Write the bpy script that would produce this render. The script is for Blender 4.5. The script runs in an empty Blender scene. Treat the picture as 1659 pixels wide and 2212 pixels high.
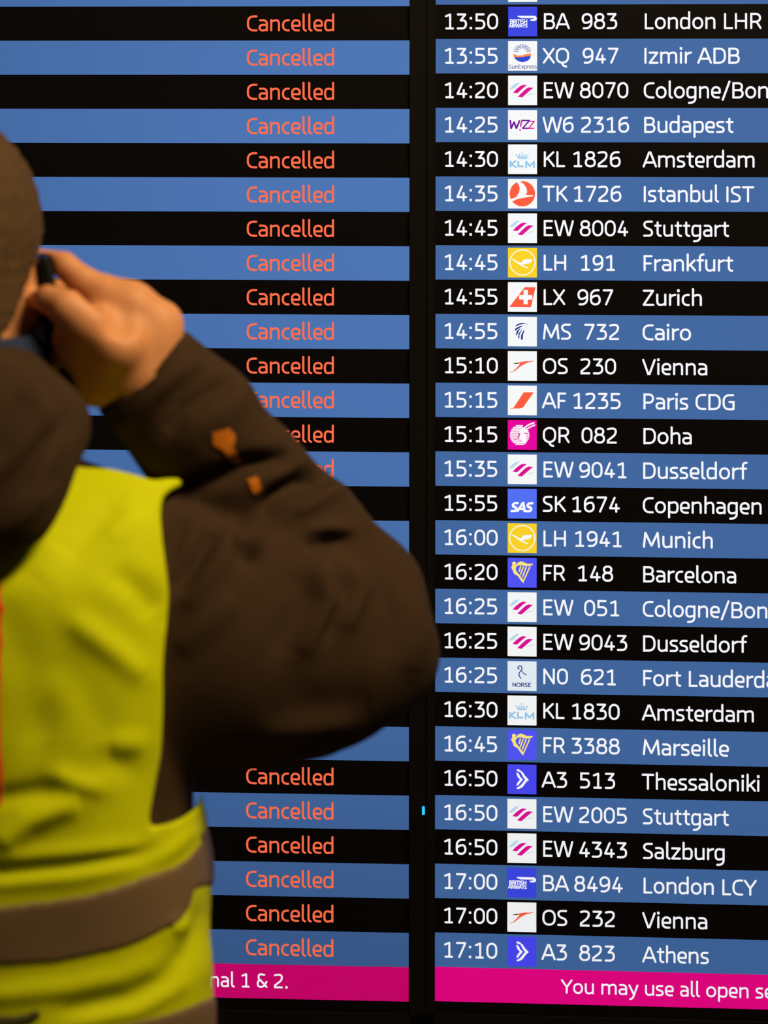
import bpy, bmesh, math, random
import numpy as np
import openvdb
from mathutils import Vector, Matrix
from mathutils.geometry import tessellate_polygon

# ------------------------------------------------------------------ camera
F = 4000.0                      # focal length in pixels of the 1659-wide frame
CX, VH = 829.5, 260.0           # optical axis in the frame (the lens is shifted, verticals stay vertical)
CAMZ, ROLL = 1.78, 0.0009
cam_d = bpy.data.cameras.new('camera')
cam = bpy.data.objects.new('camera', cam_d)
bpy.context.scene.collection.objects.link(cam)
cam_d.sensor_fit = 'HORIZONTAL'; cam_d.sensor_width = 36.0
cam_d.lens = F / 1659.0 * 36.0
cam_d.shift_y = -(1106.0 - VH) / 1659.0
cam_d.clip_start = 0.05; cam_d.clip_end = 60
cam.matrix_world = Matrix.Translation((0, 0, CAMZ)) @ Matrix.Rotation(math.pi/2, 4, 'X') @ Matrix.Rotation(ROLL, 4, 'Z')
cam_d.dof.use_dof = True
cam_d.dof.focus_distance = 2.20
cam_d.dof.aperture_fstop = 5.3
scn = bpy.context.scene
scn.camera = cam

# ------------------------------------------------------------------ world, light, exposure
vs = scn.view_settings
scn.display_settings.display_device = 'sRGB'
vs.view_transform = 'Standard'; vs.look = 'None'; vs.exposure = 0.0; vs.gamma = 1.0
vs.use_curve_mapping = False
wd = bpy.data.worlds.new('dim_hall'); scn.world = wd; wd.use_nodes = True
wd.node_tree.nodes['Background'].inputs[0].default_value = (1.0, 0.62, 0.30, 1)
wd.node_tree.nodes['Background'].inputs[1].default_value = 0.022

def area(name, loc, target, w, h, power, col):
    d = bpy.data.lights.new(name, 'AREA'); d.shape = 'RECTANGLE'; d.size = w; d.size_y = h
    d.energy = power; d.color = col
    o = bpy.data.objects.new(name, d); scn.collection.objects.link(o)
    o.location = loc
    o.rotation_euler = (Vector(target) - Vector(loc)).to_track_quat('-Z', 'Y').to_euler()
    o['kind'] = 'helper'
    return o
WARM = (1.0, 0.73, 0.40)
area('lamp_right', (1.05, 0.78, 3.32), (-0.2, 1.5, 1.3), 1.2, 0.3, 71, WARM)
area('lamp_left', (-1.9, 0.78, 3.32), (-0.3, 1.5, 1.3), 1.2, 0.3, 3.5, WARM)

# ------------------------------------------------------------------ helpers
C = scn.collection
def W(u, v, Y):
    du, dv = u - CX, v - VH
    x = du + ROLL*dv; y = dv - ROLL*du
    return Vector((x/F*Y, Y, CAMZ - y/F*Y))

def srgb(r, g, b):
    f = lambda c: (c/255/12.92) if c/255 <= 0.04045 else ((c/255+0.055)/1.055)**2.4
    return (f(r), f(g), f(b), 1.0)

def new_mat(name):
    m = bpy.data.materials.new(name); m.use_nodes = True
    nt = m.node_tree; b = nt.nodes['Principled BSDF']
    return m, nt, b

def noise(nt, scale, detail=3.0, rough=0.6):
    tc = nt.nodes.new('ShaderNodeTexCoord'); n = nt.nodes.new('ShaderNodeTexNoise')
    n.inputs['Scale'].default_value = scale; n.inputs['Detail'].default_value = detail
    n.inputs['Roughness'].default_value = rough
    nt.links.new(tc.outputs['Object'], n.inputs['Vector'])
    return n

def surf(name, col, rough=0.8, spec=0.3, var=0.12, nscale=40, bump=0.0, bscale=300, sub=0.0, subcol=(1, .3, .1)):
    m, nt, b = new_mat(name)
    n = noise(nt, nscale)
    mix = nt.nodes.new('ShaderNodeMix'); mix.data_type = 'RGBA'
    mix.inputs[6].default_value = tuple(c*(1-var) for c in col[:3]) + (1,)
    mix.inputs[7].default_value = tuple(min(1, c*(1+var)) for c in col[:3]) + (1,)
    nt.links.new(n.outputs['Fac'], mix.inputs[0]); nt.links.new(mix.outputs[2], b.inputs['Base Color'])
    b.inputs['Roughness'].default_value = rough
    b.inputs['Specular IOR Level'].default_value = spec
    if sub:
        b.inputs['Subsurface Weight'].default_value = sub
        b.inputs['Subsurface Radius'].default_value = subcol
        b.inputs['Subsurface Scale'].default_value = 0.012
    if bump:
        n2 = noise(nt, bscale, 4); bp = nt.nodes.new('ShaderNodeBump')
        bp.inputs['Strength'].default_value = bump; bp.inputs['Distance'].default_value = 0.002
        nt.links.new(n2.outputs['Fac'], bp.inputs['Height']); nt.links.new(bp.outputs['Normal'], b.inputs['Normal'])
    return m

_glow = {}
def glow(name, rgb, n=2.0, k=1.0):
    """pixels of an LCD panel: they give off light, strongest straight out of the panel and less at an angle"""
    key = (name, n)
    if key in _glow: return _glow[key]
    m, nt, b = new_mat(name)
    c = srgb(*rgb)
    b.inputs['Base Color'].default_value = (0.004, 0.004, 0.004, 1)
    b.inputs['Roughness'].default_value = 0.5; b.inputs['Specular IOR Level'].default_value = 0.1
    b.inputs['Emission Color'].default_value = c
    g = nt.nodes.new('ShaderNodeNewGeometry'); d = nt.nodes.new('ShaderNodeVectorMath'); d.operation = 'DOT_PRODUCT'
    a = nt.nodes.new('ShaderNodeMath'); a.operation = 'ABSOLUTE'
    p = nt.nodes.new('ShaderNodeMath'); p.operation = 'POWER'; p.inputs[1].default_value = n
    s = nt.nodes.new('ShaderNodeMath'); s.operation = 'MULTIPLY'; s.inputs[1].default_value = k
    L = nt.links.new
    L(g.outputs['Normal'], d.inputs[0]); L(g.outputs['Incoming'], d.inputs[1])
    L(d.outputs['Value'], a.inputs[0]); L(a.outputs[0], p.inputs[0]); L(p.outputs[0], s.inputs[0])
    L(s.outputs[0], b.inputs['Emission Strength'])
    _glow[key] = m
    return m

def link(name, me, mat, parent=None, **props):
    o = bpy.data.objects.new(name, me); C.objects.link(o)
    if mat is not None and not me.materials: me.materials.append(mat)
    if parent is not None: o.parent = parent
    for k, v in props.items(): o[k] = v
    return o

def mesh(name, vs_, fs, smooth=False):
    me = bpy.data.meshes.new(name); me.from_pydata([tuple(v) for v in vs_], [], fs); me.update()
    if smooth: me.polygons.foreach_set('use_smooth', [True]*len(me.polygons))
    return me

def box(name, x0, x1, y0, y1, z0, z1, mat, parent=None, bevel=0.0, **props):
    bm = bmesh.new(); bmesh.ops.create_cube(bm, size=1)
    for v in bm.verts:
        v.co = Vector((x0 + (v.co.x+.5)*(x1-x0), y0 + (v.co.y+.5)*(y1-y0), z0 + (v.co.z+.5)*(z1-z0)))
    if bevel: bmesh.ops.bevel(bm, geom=list(bm.edges), offset=bevel, segments=2, affect='EDGES')
    me = bpy.data.meshes.new(name); bm.to_mesh(me); bm.free()
    return link(name, me, mat, parent, **props)

def empty(name, loc=(0, 0, 0), **props):
    o = bpy.data.objects.new(name, None); C.objects.link(o); o.location = loc
    o.empty_display_size = 0.05
    for k, v in props.items(): o[k] = v
    return o

# ------------------------------------------------------------------ the setting
m_floor = surf('floor_stone', (0.10, 0.085, 0.07), 0.35, 0.4, 0.2, 6)
m_wall = surf('black_housing', (0.008, 0.006, 0.0055), 0.6, 0.15, 0.2, 12)
m_ceil = surf('ceiling_grey', (0.06, 0.05, 0.04), 0.9, 0.2)
box('floor', -4, 4, -3, 2.60, -0.05, 0.0, m_floor, kind='structure', label='dark polished stone floor in front of the screens')
wall = box('wall_back', -4.2, 4.2, 0, 0.12, 0, 3.45, m_wall, kind='structure', label='black display housing behind and around the screens')
wall.location = (0, 2.275, 0); wall.rotation_euler = (0, 0, -0.047)
box('ceiling', -4, 4, -3, 2.60, 3.45, 3.5, m_ceil, kind='structure', label='dark grey ceiling')
m_lampframe = surf('lamp_frame', (0.3, 0.3, 0.3), 0.4)
m_diff, _nt, _b = new_mat('lamp_diffuser')
_b.inputs['Base Color'].default_value = (.8, .8, .8, 1); _b.inputs['Emission Color'].default_value = WARM + (1,)
_b.inputs['Emission Strength'].default_value = 3.0
for i, (lx, side) in enumerate(((1.05, 'right'), (-1.9, 'left'))):
    t = empty('ceiling_light', (lx, 0.78, 3.45), label='long warm ceiling light over the %s of the viewer' % side, category='lamp', group='ceiling lights')
    box('frame', -.66, .66, -.2, .2, -0.05, 0, m_lampframe, t, 0.004)
    box('diffuser', -.62, .62, -.16, .16, -0.06, -0.051, m_diff, t)

# ------------------------------------------------------------------ stroke lettering of the departure boards
HW = 2.2
def P(s):
    closed = s.endswith('z'); s = s.rstrip('z').strip()
    pts = []
    for t in s.split():
        q = [float(c) for c in t.split(',')]
        pts.append((q[0], q[1], q[2] if len(q) > 2 else 0.0))
    return pts, closed
def mir9(s):
    pts, c = P(s)
    return ' '.join('%g,%g,%g' % (26.6-x, 35.0-y, r) for x, y, r in pts)
SIX = '20.6,32.6 4,33,12 4,2.4,9 22.6,2.4,9 22.6,21,9 11,21,5 4.2,15.5'
G = {
 'A': (30, '1.8,2.2 13.6,32.6 16.4,32.6 28.2,2.2', '6,11 24,11'),
 'B': (28.5, '5.4,18 5.4,2.4 24.8,2.4,8 24.8,18,7.5 5.4,18 5.4,32.6 23.2,32.6,7 23.2,18,7 15,18'),
 'C': (25.3, '22.6,32.6 4,32.6,12 4,2.4,12 22.6,2.4'),
 'D': (31, '5.4,2.4 27,2.4,12 27,32.6,12 5.4,32.6 5.4,1.4'),
 'E': (25.4, '21.6,2.4 5.4,2.4 5.4,32.6 21.2,32.6', '5.4,18 19.4,18'),
 'F': (22.5, '5.4,2.2 5.4,32.6 20,32.6', '5.4,17 18.2,17'),
 'G': (29, '24,32.6 4,32.6,12 4,2.4,12 24.7,2.4,1 24.7,18 16,18'),
 'H': (32, '5.4,2.2 5.4,32.8', '26.6,2.2 26.6,32.8', '5.4,17.6 26.6,17.6'),
 'I': (10.8, '5.4,2.2 5.4,32.8'),
 'K': (27, '5.4,2.2 5.4,32.8', '23.6,32.4 8,17', '11,20 25,2.4'),
 'L': (22.7, '5.4,32.8 5.4,2.4 20.1,2.4'),
 'M': (38.9, '3.9,2.2 7,32.6 19.5,5 32,32.6 35,2.2'),
 'N': (31, '5.4,2.2 5.4,32.6 25.6,2.4 25.6,32.8'),
 'O': (32, '3.9,2.4,12 28.1,2.4,12 28.1,32.6,12 3.9,32.6,12 z'),
 'P': (27, '5.4,2.2 5.4,32.6 23.3,32.6,8.6 23.3,15,8.6 5.4,15'),
 'Q': (32, '3.9,2.4,12 28.1,2.4,12 28.1,32.6,12 3.9,32.6,12 z', '15.5,2 17,-4,4 24.4,-6'),
 'R': (28, '5.4,2.2 5.4,32.6 23.8,32.6,8.4 23.8,16,8.4 5.4,16', '16.5,16 25,2.4'),
 'S': (24.5, '20.6,32.6 4,32.6,7.5 4,20.5,6 20.8,14.5,6 20.8,2.4,7.5 3.4,2.4'),
 'T': (27.5, '2.6,32.6 25,32.6', '13.8,32.6 13.8,2.2'),
 'V': (29.5, '2.6,32.6 13.2,2.4 16,2.4 26.8,32.6'),
 'W': (42.5, '2.6,32.8 10.2,2.6 12.4,2.6 20.2,32.4 22.4,32.4 30.4,2.6 32.6,2.6 40.2,32.8'),
 'X': (27, '2.8,32.6 24.8,2.4', '24.2,32.6 2.8,2.4'),
 'Y': (27, '2.6,32.6 14,16 25.4,32.6', '14,16 14,2.2'),
 'Z': (26, '3,32.6 22.4,32.6 3,2.4 23,2.4'),
 '&': (28, '19.5,31.8 13,33,3 5.6,32.6,6 5.6,21,5 11,18.4 3.6,17,6 3.6,2.4,8 18,2.4,8 24.6,15.5', '10,19 25,2.4'),
 '0': (26.75, '3.75,2.4,11 22.8,2.4,11 22.8,32.7,11 3.75,32.7,11 z'),
 '1': (26.75, '5.4,28.6 14.8,32.6 14.8,2.4', '6.2,2.4 21,2.4'),
 '2': (26.75, '4.2,31.2 9,32.7,4 21.2,32.7,8 21.2,20,7 4.6,7,1 4.6,2.4 21.6,2.4'),
 '3': (26.75, '4.4,32.6 20.8,32.6 10.8,19.6 22.2,19.6,8 22.2,2.4,8.6 4.2,2.4'),
 '4': (26.75, '14,32.6 4.2,9.6 23.2,9.6', '17.4,18.4 17.4,2.2'),
 '5': (26.75, '20.8,32.6 5.4,32.6 5.4,19.6 22,19.6,8.4 22,2.4,8.6 4.4,2.4'),
 '6': (26.75, SIX), '9': (26.75, mir9(SIX)),
 '7': (26.75, '4.2,32.6 22.6,32.6 9.4,2.2'),
 '8': (26.75, '5.3,19.4,7 21.3,19.4,7 21.3,32.7,6.8 5.3,32.7,6.8 z', '3.8,2.4,8 22.9,2.4,8 22.9,19,8 3.8,19,8 z'),
 ':': (13, '6.2,0.6 6.2,5.6b', '6.2,21.8 6.2,26.8b'),
 '.': (12, '5.4,0 5.4,5.4b'),
 '/': (20, '2.8,-3 17.2,36.6'),
 'a': (23.5, '4.6,24.2 19.2,24.2,7.5 19.2,2.2', '19.2,14.2 3.7,14.2,5.8 3.7,2.4,5.8 15,2.4,3 19.2,5.4'),
 'b': (25.8, '5,37 5,2.2', '5,21.4 11,24.2,4 22.1,24.2,8.5 22.1,2.4,8.5 11,2.4,4 5,4.6'),
 'c': (19.8, '16.4,24.2 3.9,24.2,9.4 3.9,2.4,9.4 16.4,2.4'),
 'd': (25.8, '20.8,37 20.8,2.2', '20.8,21.4 15,24.2,4 3.8,24.2,8.5 3.8,2.4,8.5 15,2.4,4 20.8,5.2'),
 'e': (23, '4,12.4 19.6,12.4,1 19.6,24.2,8.2 3.8,24.2,8.2 3.8,2.4,8.8 18.2,2.4'),
 'f': (16.5, '16,36.6 8.2,37.2,7 8.2,2.2', '2.8,24 15,24'),
 'g': (25.5, '20.6,24.8 20.6,-8.4,9 7,-9.2', '20.6,22.6 15,24.2,4 3.8,24.2,8.5 3.8,2.4,8.5 15,2.4,4 20.6,5.2'),
 'h': (25.5, '5,37 5,2.2', '5,20.6 11,24.2,4 21,24.2,7.2 21,2.2'),
 'i': (10.2, '5,24.6 5,2.2', '5,30.2 5,36b'),
 'k': (22, '5,37 5,2.2', '19.4,24.2 7.4,12.4', '10,15 20.4,2.4'),
 'l': (12.2, '5,37 5,3.4,4 10,1.8'),
 'm': (41, '5,24.8 5,2.2', '5,20.8 10,24.2,4 20.6,24.2,6.8 20.6,2.2', '20.6,20.8 26,24.2,4 36.1,24.2,6.8 36.1,2.2'),
 'n': (26.6, '5,24.8 5,2.2', '5,20.6 11,24.2,4 21.6,24.2,7.2 21.6,2.2'),
 'o': (26.2, '3.9,2.4,10.4 22.4,2.4,10.4 22.4,24.2,10.4 3.9,24.2,10.4 z'),
 'p': (26, '5,24.8 5,-8', '5,21.4 11,24.2,4 22.4,24.2,8.5 22.4,2.4,8.5 11,2.4,4 5,4.6'),
 'r': (17, '5,24.8 5,2.2', '5,18.4 9,23.6,6 15.8,24.2'),
 's': (20.7, '16.6,24.2 3.6,24.2,6 3.6,15.2,4.6 17.2,11.8,4.6 17.2,2.4,6 3.2,2.4'),
 't': (18, '8.4,31 8.4,2.6,6 15.4,2.2', '2.8,24 15.4,24'),
 'u': (26.2, '4.9,24.6 4.9,2.4,8 16,2.4,4 21.4,5.6', '21.4,24.8 21.4,2.2'),
 'x': (22, '3,24.2 19.4,2.4', '19.4,24.2 3,2.4'),
 'y': (24.5, '2.8,24.4 12.4,4', '21.8,24.4 10.4,-8,5 4.4,-8.6'),
 'z': (22.5, '3,24.2 19.4,24.2 3.4,2.4 20,2.4'),
 ' ': (12,),
}
def fillet(pts, closed):
    n = len(pts); out = []
    for i, (x, y, r) in enumerate(pts):
        p = np.array((x, y))
        if r <= 0 or (not closed and i in (0, n-1)): out.append(p); continue
        a = np.array(pts[(i-1) % n][:2]); b = np.array(pts[(i+1) % n][:2])
        la, lb = np.linalg.norm(a-p), np.linalg.norm(b-p)
        ra, rb = min(r, la*.5 if (closed or i-1 > 0) else la*.98), min(r, lb*.5 if (closed or i+1 < n-1) else lb*.98)
        s, e = p+(a-p)/la*ra, p+(b-p)/lb*rb
        c1, c2 = s+(p-s)*.58, e+(p-e)*.58
        for k in range(6):
            t = k/5.0
            out.append((1-t)**3*s+3*(1-t)**2*t*c1+3*(1-t)*t*t*c2+t**3*e)
    res = [out[0]]
    for q in out[1:]:
        if np.linalg.norm(q-res[-1]) > 0.05: res.append(q)
    return np.array(res)
def ribbon(pl, closed, hw, V, Fc, flat=False):
    n = len(pl); b0 = len(V)
    if not closed:                                   # a sharp turn starts a new stroke
        for i in range(1, n-1):
            d0, d1 = pl[i]-pl[i-1], pl[i+1]-pl[i]
            if float(d0@d1) < -0.25*np.linalg.norm(d0)*np.linalg.norm(d1):
                ribbon(pl[:i+1], False, hw, V, Fc, False); ribbon(pl[i:], False, hw, V, Fc, False); return
    if closed and np.linalg.norm(pl[0]-pl[-1]) < .05: pl = pl[:-1]; n -= 1
    L, R = [], []
    for i in range(n):
        if closed: d0, d1 = pl[i]-pl[i-1], pl[(i+1) % n]-pl[i]
        else: d0 = pl[i]-pl[max(i-1, 0)] if i else pl[1]-pl[0]; d1 = pl[min(i+1, n-1)]-pl[i] if i < n-1 else d0
        d0 = d0/np.linalg.norm(d0); d1 = d1/np.linalg.norm(d1)
        n0, n1 = np.array((-d0[1], d0[0])), np.array((-d1[1], d1[0]))
        m = n0+n1; lm = np.linalg.norm(m)
        m = n0 if lm < 1e-3 else m/lm
        k = hw/max(.5, float(m@n0))
        L.append(pl[i]+m*k); R.append(pl[i]-m*k)
    for a, b in zip(L, R): V.append(tuple(a)); V.append(tuple(b))
    for i in range(n if closed else n-1):
        j = (i+1) % n
        Fc.append((b0+2*i+1, b0+2*j+1, b0+2*j, b0+2*i))
    if not closed and not flat:
        for end in (0, n-1):
            d = (pl[0]-pl[1]) if end == 0 else (pl[-1]-pl[-2]); d = d/np.linalg.norm(d)
            nn = np.array((-d[1], d[0])); c = pl[end]; s = len(V)
            for k in range(7):
                a = math.pi*k/6
                V.append(tuple(c + nn*hw*math.cos(a) + d*hw*.85*math.sin(a)))
            f = tuple(range(s, s+7)); Fc.append(f[::-1])
def text_geo(txt, x0, y0, scale=1.0, hw=HW):
    """flat outlines of a string; returns vertices, faces and the left/right extent"""
    V, Fc, pen = [], [], 0.0
    for ch in txt:
        g = G[ch]
        for s in g[1:]:
            flat = s.endswith('b')
            pts, closed = P(s.rstrip('b'))
            v, f = [], []
            ribbon(fillet(pts, closed), closed, hw*1.18 if flat else hw, v, f, flat)
            o = len(V); V += [(x+pen, y) for x, y in v]; Fc += [tuple(i+o for i in q) for q in f]
        pen += g[0]
    return V, Fc, pen
_tcache = {}
def text_fit(txt, s0, s1, z0, unit, fit=None, slot=False):
    """lay a string out so that the characters of `fit` (a prefix) span s0..s1; heights in `unit` metres"""
    if txt not in _tcache: _tcache[txt] = text_geo(txt, 0, 0)
    V, Fc, pen = _tcache[txt]
    if slot: return [(s0 + x*unit, z0 + y*unit) for x, y in V], Fc
    if fit is None or fit == txt: ref = V; off = 0
    elif txt.startswith(fit): ref = text_geo(fit, 0, 0)[0]; off = 0
    else: ref = text_geo(fit, 0, 0)[0]; off = pen - text_geo(fit, 0, 0)[2]
    xs = [x for x, y in ref]; a, b = min(xs)+off, max(xs)+off
    k = (s1-s0)/(b-a)
    return [(s0 + (x-a)*k, z0 + y*unit) for x, y in V], Fc

# ------------------------------------------------------------------ screens
PITCH = 0.0408
class Screen:
    def __init__(self, u0, pitch_px, slope, v0, name, label):
        m = slope*F; Y0 = F*PITCH/pitch_px
        D = Y0*(1+m*(u0-CX)/F); psi = math.atan(m)
        self.v0, self.u0 = v0, u0
        self.M = Matrix.Translation(W(u0, v0, Y0)) @ Matrix.Rotation(-psi, 4, 'Z')
        self.Mi = self.M.inverted()
        self.root = empty(name, label=label, category='screen', group='departure screens')
        self.root.matrix_world = self.M
        self.camp = self.Mi @ Vector((0, 0, CAMZ))
    def loc(self, u, v):
        q = self.Mi @ W(u, v, 1.0); d = q - self.camp
        t = -self.camp.y/d.y
        p = self.camp + d*t
        return p.x, p.z
    def s(self, u, v=None): return self.loc(u, self.v0 if v is None else v)[0]
    def flat(self, name, V, Fc, mat, lift, parent=None, **props):
        me = mesh(name, [(x, -lift, z) for x, z in V], Fc)
        return link(name, me, mat, parent or self.root, **props)
    def rect(self, name, s0, s1, z0, z1, mat, lift, parent=None, **props):
        return self.flat(name, [(s0, z0), (s1, z0), (s1, z1), (s0, z1)], [(0, 1, 2, 3)], mat, lift, parent, **props)

right = Screen(941.3, 74.20, 1.295e-5, 84.4, 'departure_screen', 'right departure screen listing times, airline logos, flight codes and cities')
left = Screen(884.6, 74.14, 1.06e-5, 87.3, 'departure_screen', 'left departure screen with a column of red Cancelled notices')
U = PITCH/74.2                       # one board pixel in metres
m_panel = surf('screen_glass_black', (0.0040, 0.0034, 0.0046), 0.5, 0.10, 0.1)
m_bezel = surf('bezel_black', (0.0055, 0.0052, 0.0046), 0.6, 0.10, 0.1)
SW = 0.93                             # full width of one screen's picture
z_top, z_bot = 2.35*PITCH, -28.35*PITCH
def bezel(scr, s0, s1, bl, br):
    bm = bmesh.new()
    def bx(x0, x1, z0, z1):
        r = bmesh.ops.create_cube(bm, size=1)
        for v in r['verts']:
            v.co = Vector((x0+(v.co.x+.5)*(x1-x0), -0.0005+(v.co.y+.5)*0.032-0.0, z0+(v.co.z+.5)*(z1-z0)))
    bx(s0-bl, s0-.0004, z_bot-.018, z_top+.018); bx(s1+.0004, s1+br, z_bot-.018, z_top+.018)
    bx(s0-bl, s1+br, z_top, z_top+.018); bx(s0-bl, s1+br, z_bot-.018, z_bot)
    me = bpy.data.meshes.new('bezel'); bm.to_mesh(me); bm.free()
    for v in me.vertices: v.co.y -= 0.0025 if v.co.y < 0.01 else 0
    link('bezel', me, m_bezel, scr.root)
    box('casing', s0-bl+.001, s1+br-.001, 0.002, 0.034, z_bot-.017, z_top+.017, m_bezel, scr.root)
    scr.rect('display_panel', s0-.0004, s1+.0004, z_bot, z_top, m_panel, 0.0)
bezel(right, 0.0, SW, 0.0100, 0.012)
bezel(left, -SW, 0.0, 0.012, 0.0200)

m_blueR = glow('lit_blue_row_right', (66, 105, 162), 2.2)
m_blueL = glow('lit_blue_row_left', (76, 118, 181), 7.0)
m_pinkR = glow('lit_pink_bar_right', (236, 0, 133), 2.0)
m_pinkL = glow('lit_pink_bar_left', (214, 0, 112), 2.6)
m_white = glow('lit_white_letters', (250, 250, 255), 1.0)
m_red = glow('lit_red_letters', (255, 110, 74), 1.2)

def wbg(n, rgb): return glow('lit_'+n, rgb, 1.2)
WHITE = wbg('white_tile', (248, 249, 250)); PALE = wbg('pale_tile', (230, 238, 247)); YEL = wbg('yellow_tile', (252, 212, 40))
BAB = wbg('royal_blue_tile', (58, 70, 225)); SASB = wbg('sky_blue_tile', (82, 112, 245)); FRB = wbg('violet_blue_tile', (80, 84, 246))
A3B = wbg('deep_blue_tile', (72, 70, 240)); MAG = wbg('magenta_tile', (232, 0, 158))
LW = wbg('white_mark', (250, 251, 253)); LMAG = wbg('magenta_mark', (222, 10, 150)); LLB = wbg('light_blue_mark', (190, 220, 240))
LGR = wbg('grey_mark', (226, 232, 234)); KLB = wbg('klm_blue_mark', (150, 200, 238)); ORR = wbg('orange_red_mark', (254, 94, 64))
NAVY = wbg('navy_mark', (20, 40, 140)); PUR = wbg('purple_mark', (110, 15, 160)); PNK = wbg('pink_mark', (222, 20, 150))
HARP = wbg('harp_yellow_mark', (250, 232, 120)); ORG = wbg('orange_mark', (252, 140, 80)); SBL = wbg('sun_blue_mark', (40, 70, 215))
DRD = wbg('dark_red_mark', (110, 50, 50))

class Emb:
    """shapes of one airline mark, in pixels of a 430-wide tile, y down"""
    def __init__(s): s.parts = {}
    def get(s, mat): return s.parts.setdefault(mat.name, (mat, [], []))
    def poly(s, mat, pts, ox=0, oy=0):
        _, V, Fc = s.get(mat); b = len(V)
        q = [(x-ox, -(y-oy)) for x, y in pts]
        V += q
        for t in tessellate_polygon([[Vector((x, y, 0)) for x, y in q]]):
            a, b_, c = (V[b+t[0]], V[b+t[1]], V[b+t[2]])
            ar = (b_[0]-a[0])*(c[1]-a[1])-(b_[1]-a[1])*(c[0]-a[0])
            Fc.append(tuple(b+i for i in (t if ar > 0 else t[::-1])))
    def line(s, mat, pts, w, ox=0, oy=0, smooth=True, flat=False, closed=False):
        _, V, Fc = s.get(mat)
        q = [(x-ox, -(y-oy), (20 if smooth else 0)) for x, y in pts]
        ribbon(fillet(q, closed), closed, w/2, V, Fc, flat)
    def disc(s, mat, cx, cy, r, ox=0, oy=0, n=28):
        s.poly(mat, [(cx+r*math.cos(2*math.pi*k/n), cy+r*math.sin(2*math.pi*k/n)) for k in range(n)], ox, oy)
    def text(s, mat, txt, x0, x1, ytop, ybot, ox=0, oy=0, hw=3.6, slant=0.0):
        _, V, Fc = s.get(mat)
        v, f, pen = text_geo(txt, 0, 0, hw=hw)
        xs = [a for a, b in v]; k = (x1-x0)/(max(xs)-min(xs)); ky = (ybot-ytop)/35.0
        b = len(V)
        V += [((x-min(xs))*k+x0-ox+slant*y*ky, y*ky-(ybot-oy)) for x, y in v]
        Fc += [tuple(i+b for i in q) for q in f]

def e_ba():
    e = Emb(); o = (122, 103)
    e.poly(LW, [(262, 238), (520, 238), (545, 262), (547, 298), (515, 315), (452, 312), (455, 290), (498, 285), (512, 273), (320, 273), (262, 252)], *o)
    e.text(LW, 'BRITISH', 148, 405, 292, 357, *o, hw=3.9); e.text(LW, 'AIRWAYS', 130, 410, 362, 412, *o, hw=3.9)
    return e
def e_sun():
    e = Emb(); o = (118, 620)
    for k in range(13):
        a = math.radians(180-12-13*k*1.0)
        c, s_ = math.cos(a), math.sin(a); r0, r1 = (82, 132) if k % 2 else (60, 128)
        e.line(NAVY, [(328+r0*c, 792-r0*s_), (328+r1*c, 792-r1*s_)], 9, *o)
    e.poly(ORG, [(195, 812), (235, 818), (240, 832), (320, 835), (350, 822), (420, 806), (458, 802), (456, 838), (400, 850), (320, 858), (205, 862)], *o)
    e.poly(SBL, [(205, 862), (320, 858), (400, 845), (454, 840), (440, 885), (400, 915), (330, 935), (270, 918), (228, 890)], *o)
    e.text(NAVY, 'SunExpress', 128, 543, 968, 1030, *o, hw=2.2)
    return e
def e_ew():
    e = Emb(); o = (118, 1137)
    e.poly(LLB, [(135, 1340), (190, 1282), (240, 1246), (292, 1240), (270, 1270), (215, 1322), (172, 1346)], *o)
    e.poly(LGR, [(380, 1445), (430, 1406), (525, 1392), (500, 1412), (430, 1432)], *o)
    e.poly(LMAG, [(190, 1392), (235, 1342), (300, 1290), (345, 1272), (403, 1280), (360, 1306), (310, 1352), (258, 1400)], *o)
    e.poly(LMAG, [(260, 1452), (320, 1392), (385, 1332), (425, 1312), (497, 1318), (455, 1348), (385, 1412), (325, 1463)], *o)
    return e
def e_wizz():
    e = Emb(); o = (115, 1650)
    e.line(PUR, [(148, 1808), (160, 1922), (205, 1830), (238, 1922), (285, 1812)], 26, *o, smooth=False, flat=True)
    e.line(PUR, [(335, 1806), (432, 1806), (330, 1922), (418, 1922)], 22, *o, smooth=False, flat=True)
    e.line(PNK, [(440, 1818), (506, 1818), (420, 1922), (500, 1922)], 18, *o, smooth=False, flat=True)
    e.line(PNK, [(322, 1792), (298, 1900)], 22, *o, smooth=False, flat=True); e.disc(PNK, 294, 1946, 14, *o, n=10)
    return e
def e_klm():
    e = Emb(); o = (115, 90)
    e.poly(KLB, [(258, 283), (400, 283), (396, 302), (262, 302)], *o)
    for x, tx in ((250, 240), (292, 285), (323, 323), (355, 362), (398, 410)):
        e.line(KLB, [(x if x not in (250, 398) else (265 if x == 250 else 385), 285), (tx, 245)], 11, *o); e.disc(KLB, tx, 243, 10, *o, n=10)
    e.disc(KLB, 323, 210, 10, *o, n=10)
    e.line(KLB, [(245, 262), (290, 275), (323, 262), (360, 275), (405, 262)], 7, *o)
    e.line(KLB, [(152, 335), (152, 430)], 32, *o, flat=True); e.line(KLB, [(228, 335), (165, 380), (232, 430)], 26, *o, smooth=False, flat=True)
    e.line(KLB, [(268, 335), (268, 416), (345, 416)], 28, *o, smooth=False, flat=True)
    e.line(KLB, [(384, 430), (384, 345), (442, 412), (500, 345), (500, 430)], 27, *o, smooth=False, flat=True)
    return e
def e_tk():
    e = Emb(); o = (115, 605)
    e.disc(ORR, 328, 825, 189, *o, n=40)
    e.poly(LW, [(238, 640), (282, 632), (350, 682), (390, 742), (398, 800), (378, 846), (480, 845), (492, 860), (350, 884), (240, 908), (180, 938), (150, 912), (240, 872), (280, 805), (290, 745), (275, 690)], *o)
    return e
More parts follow.
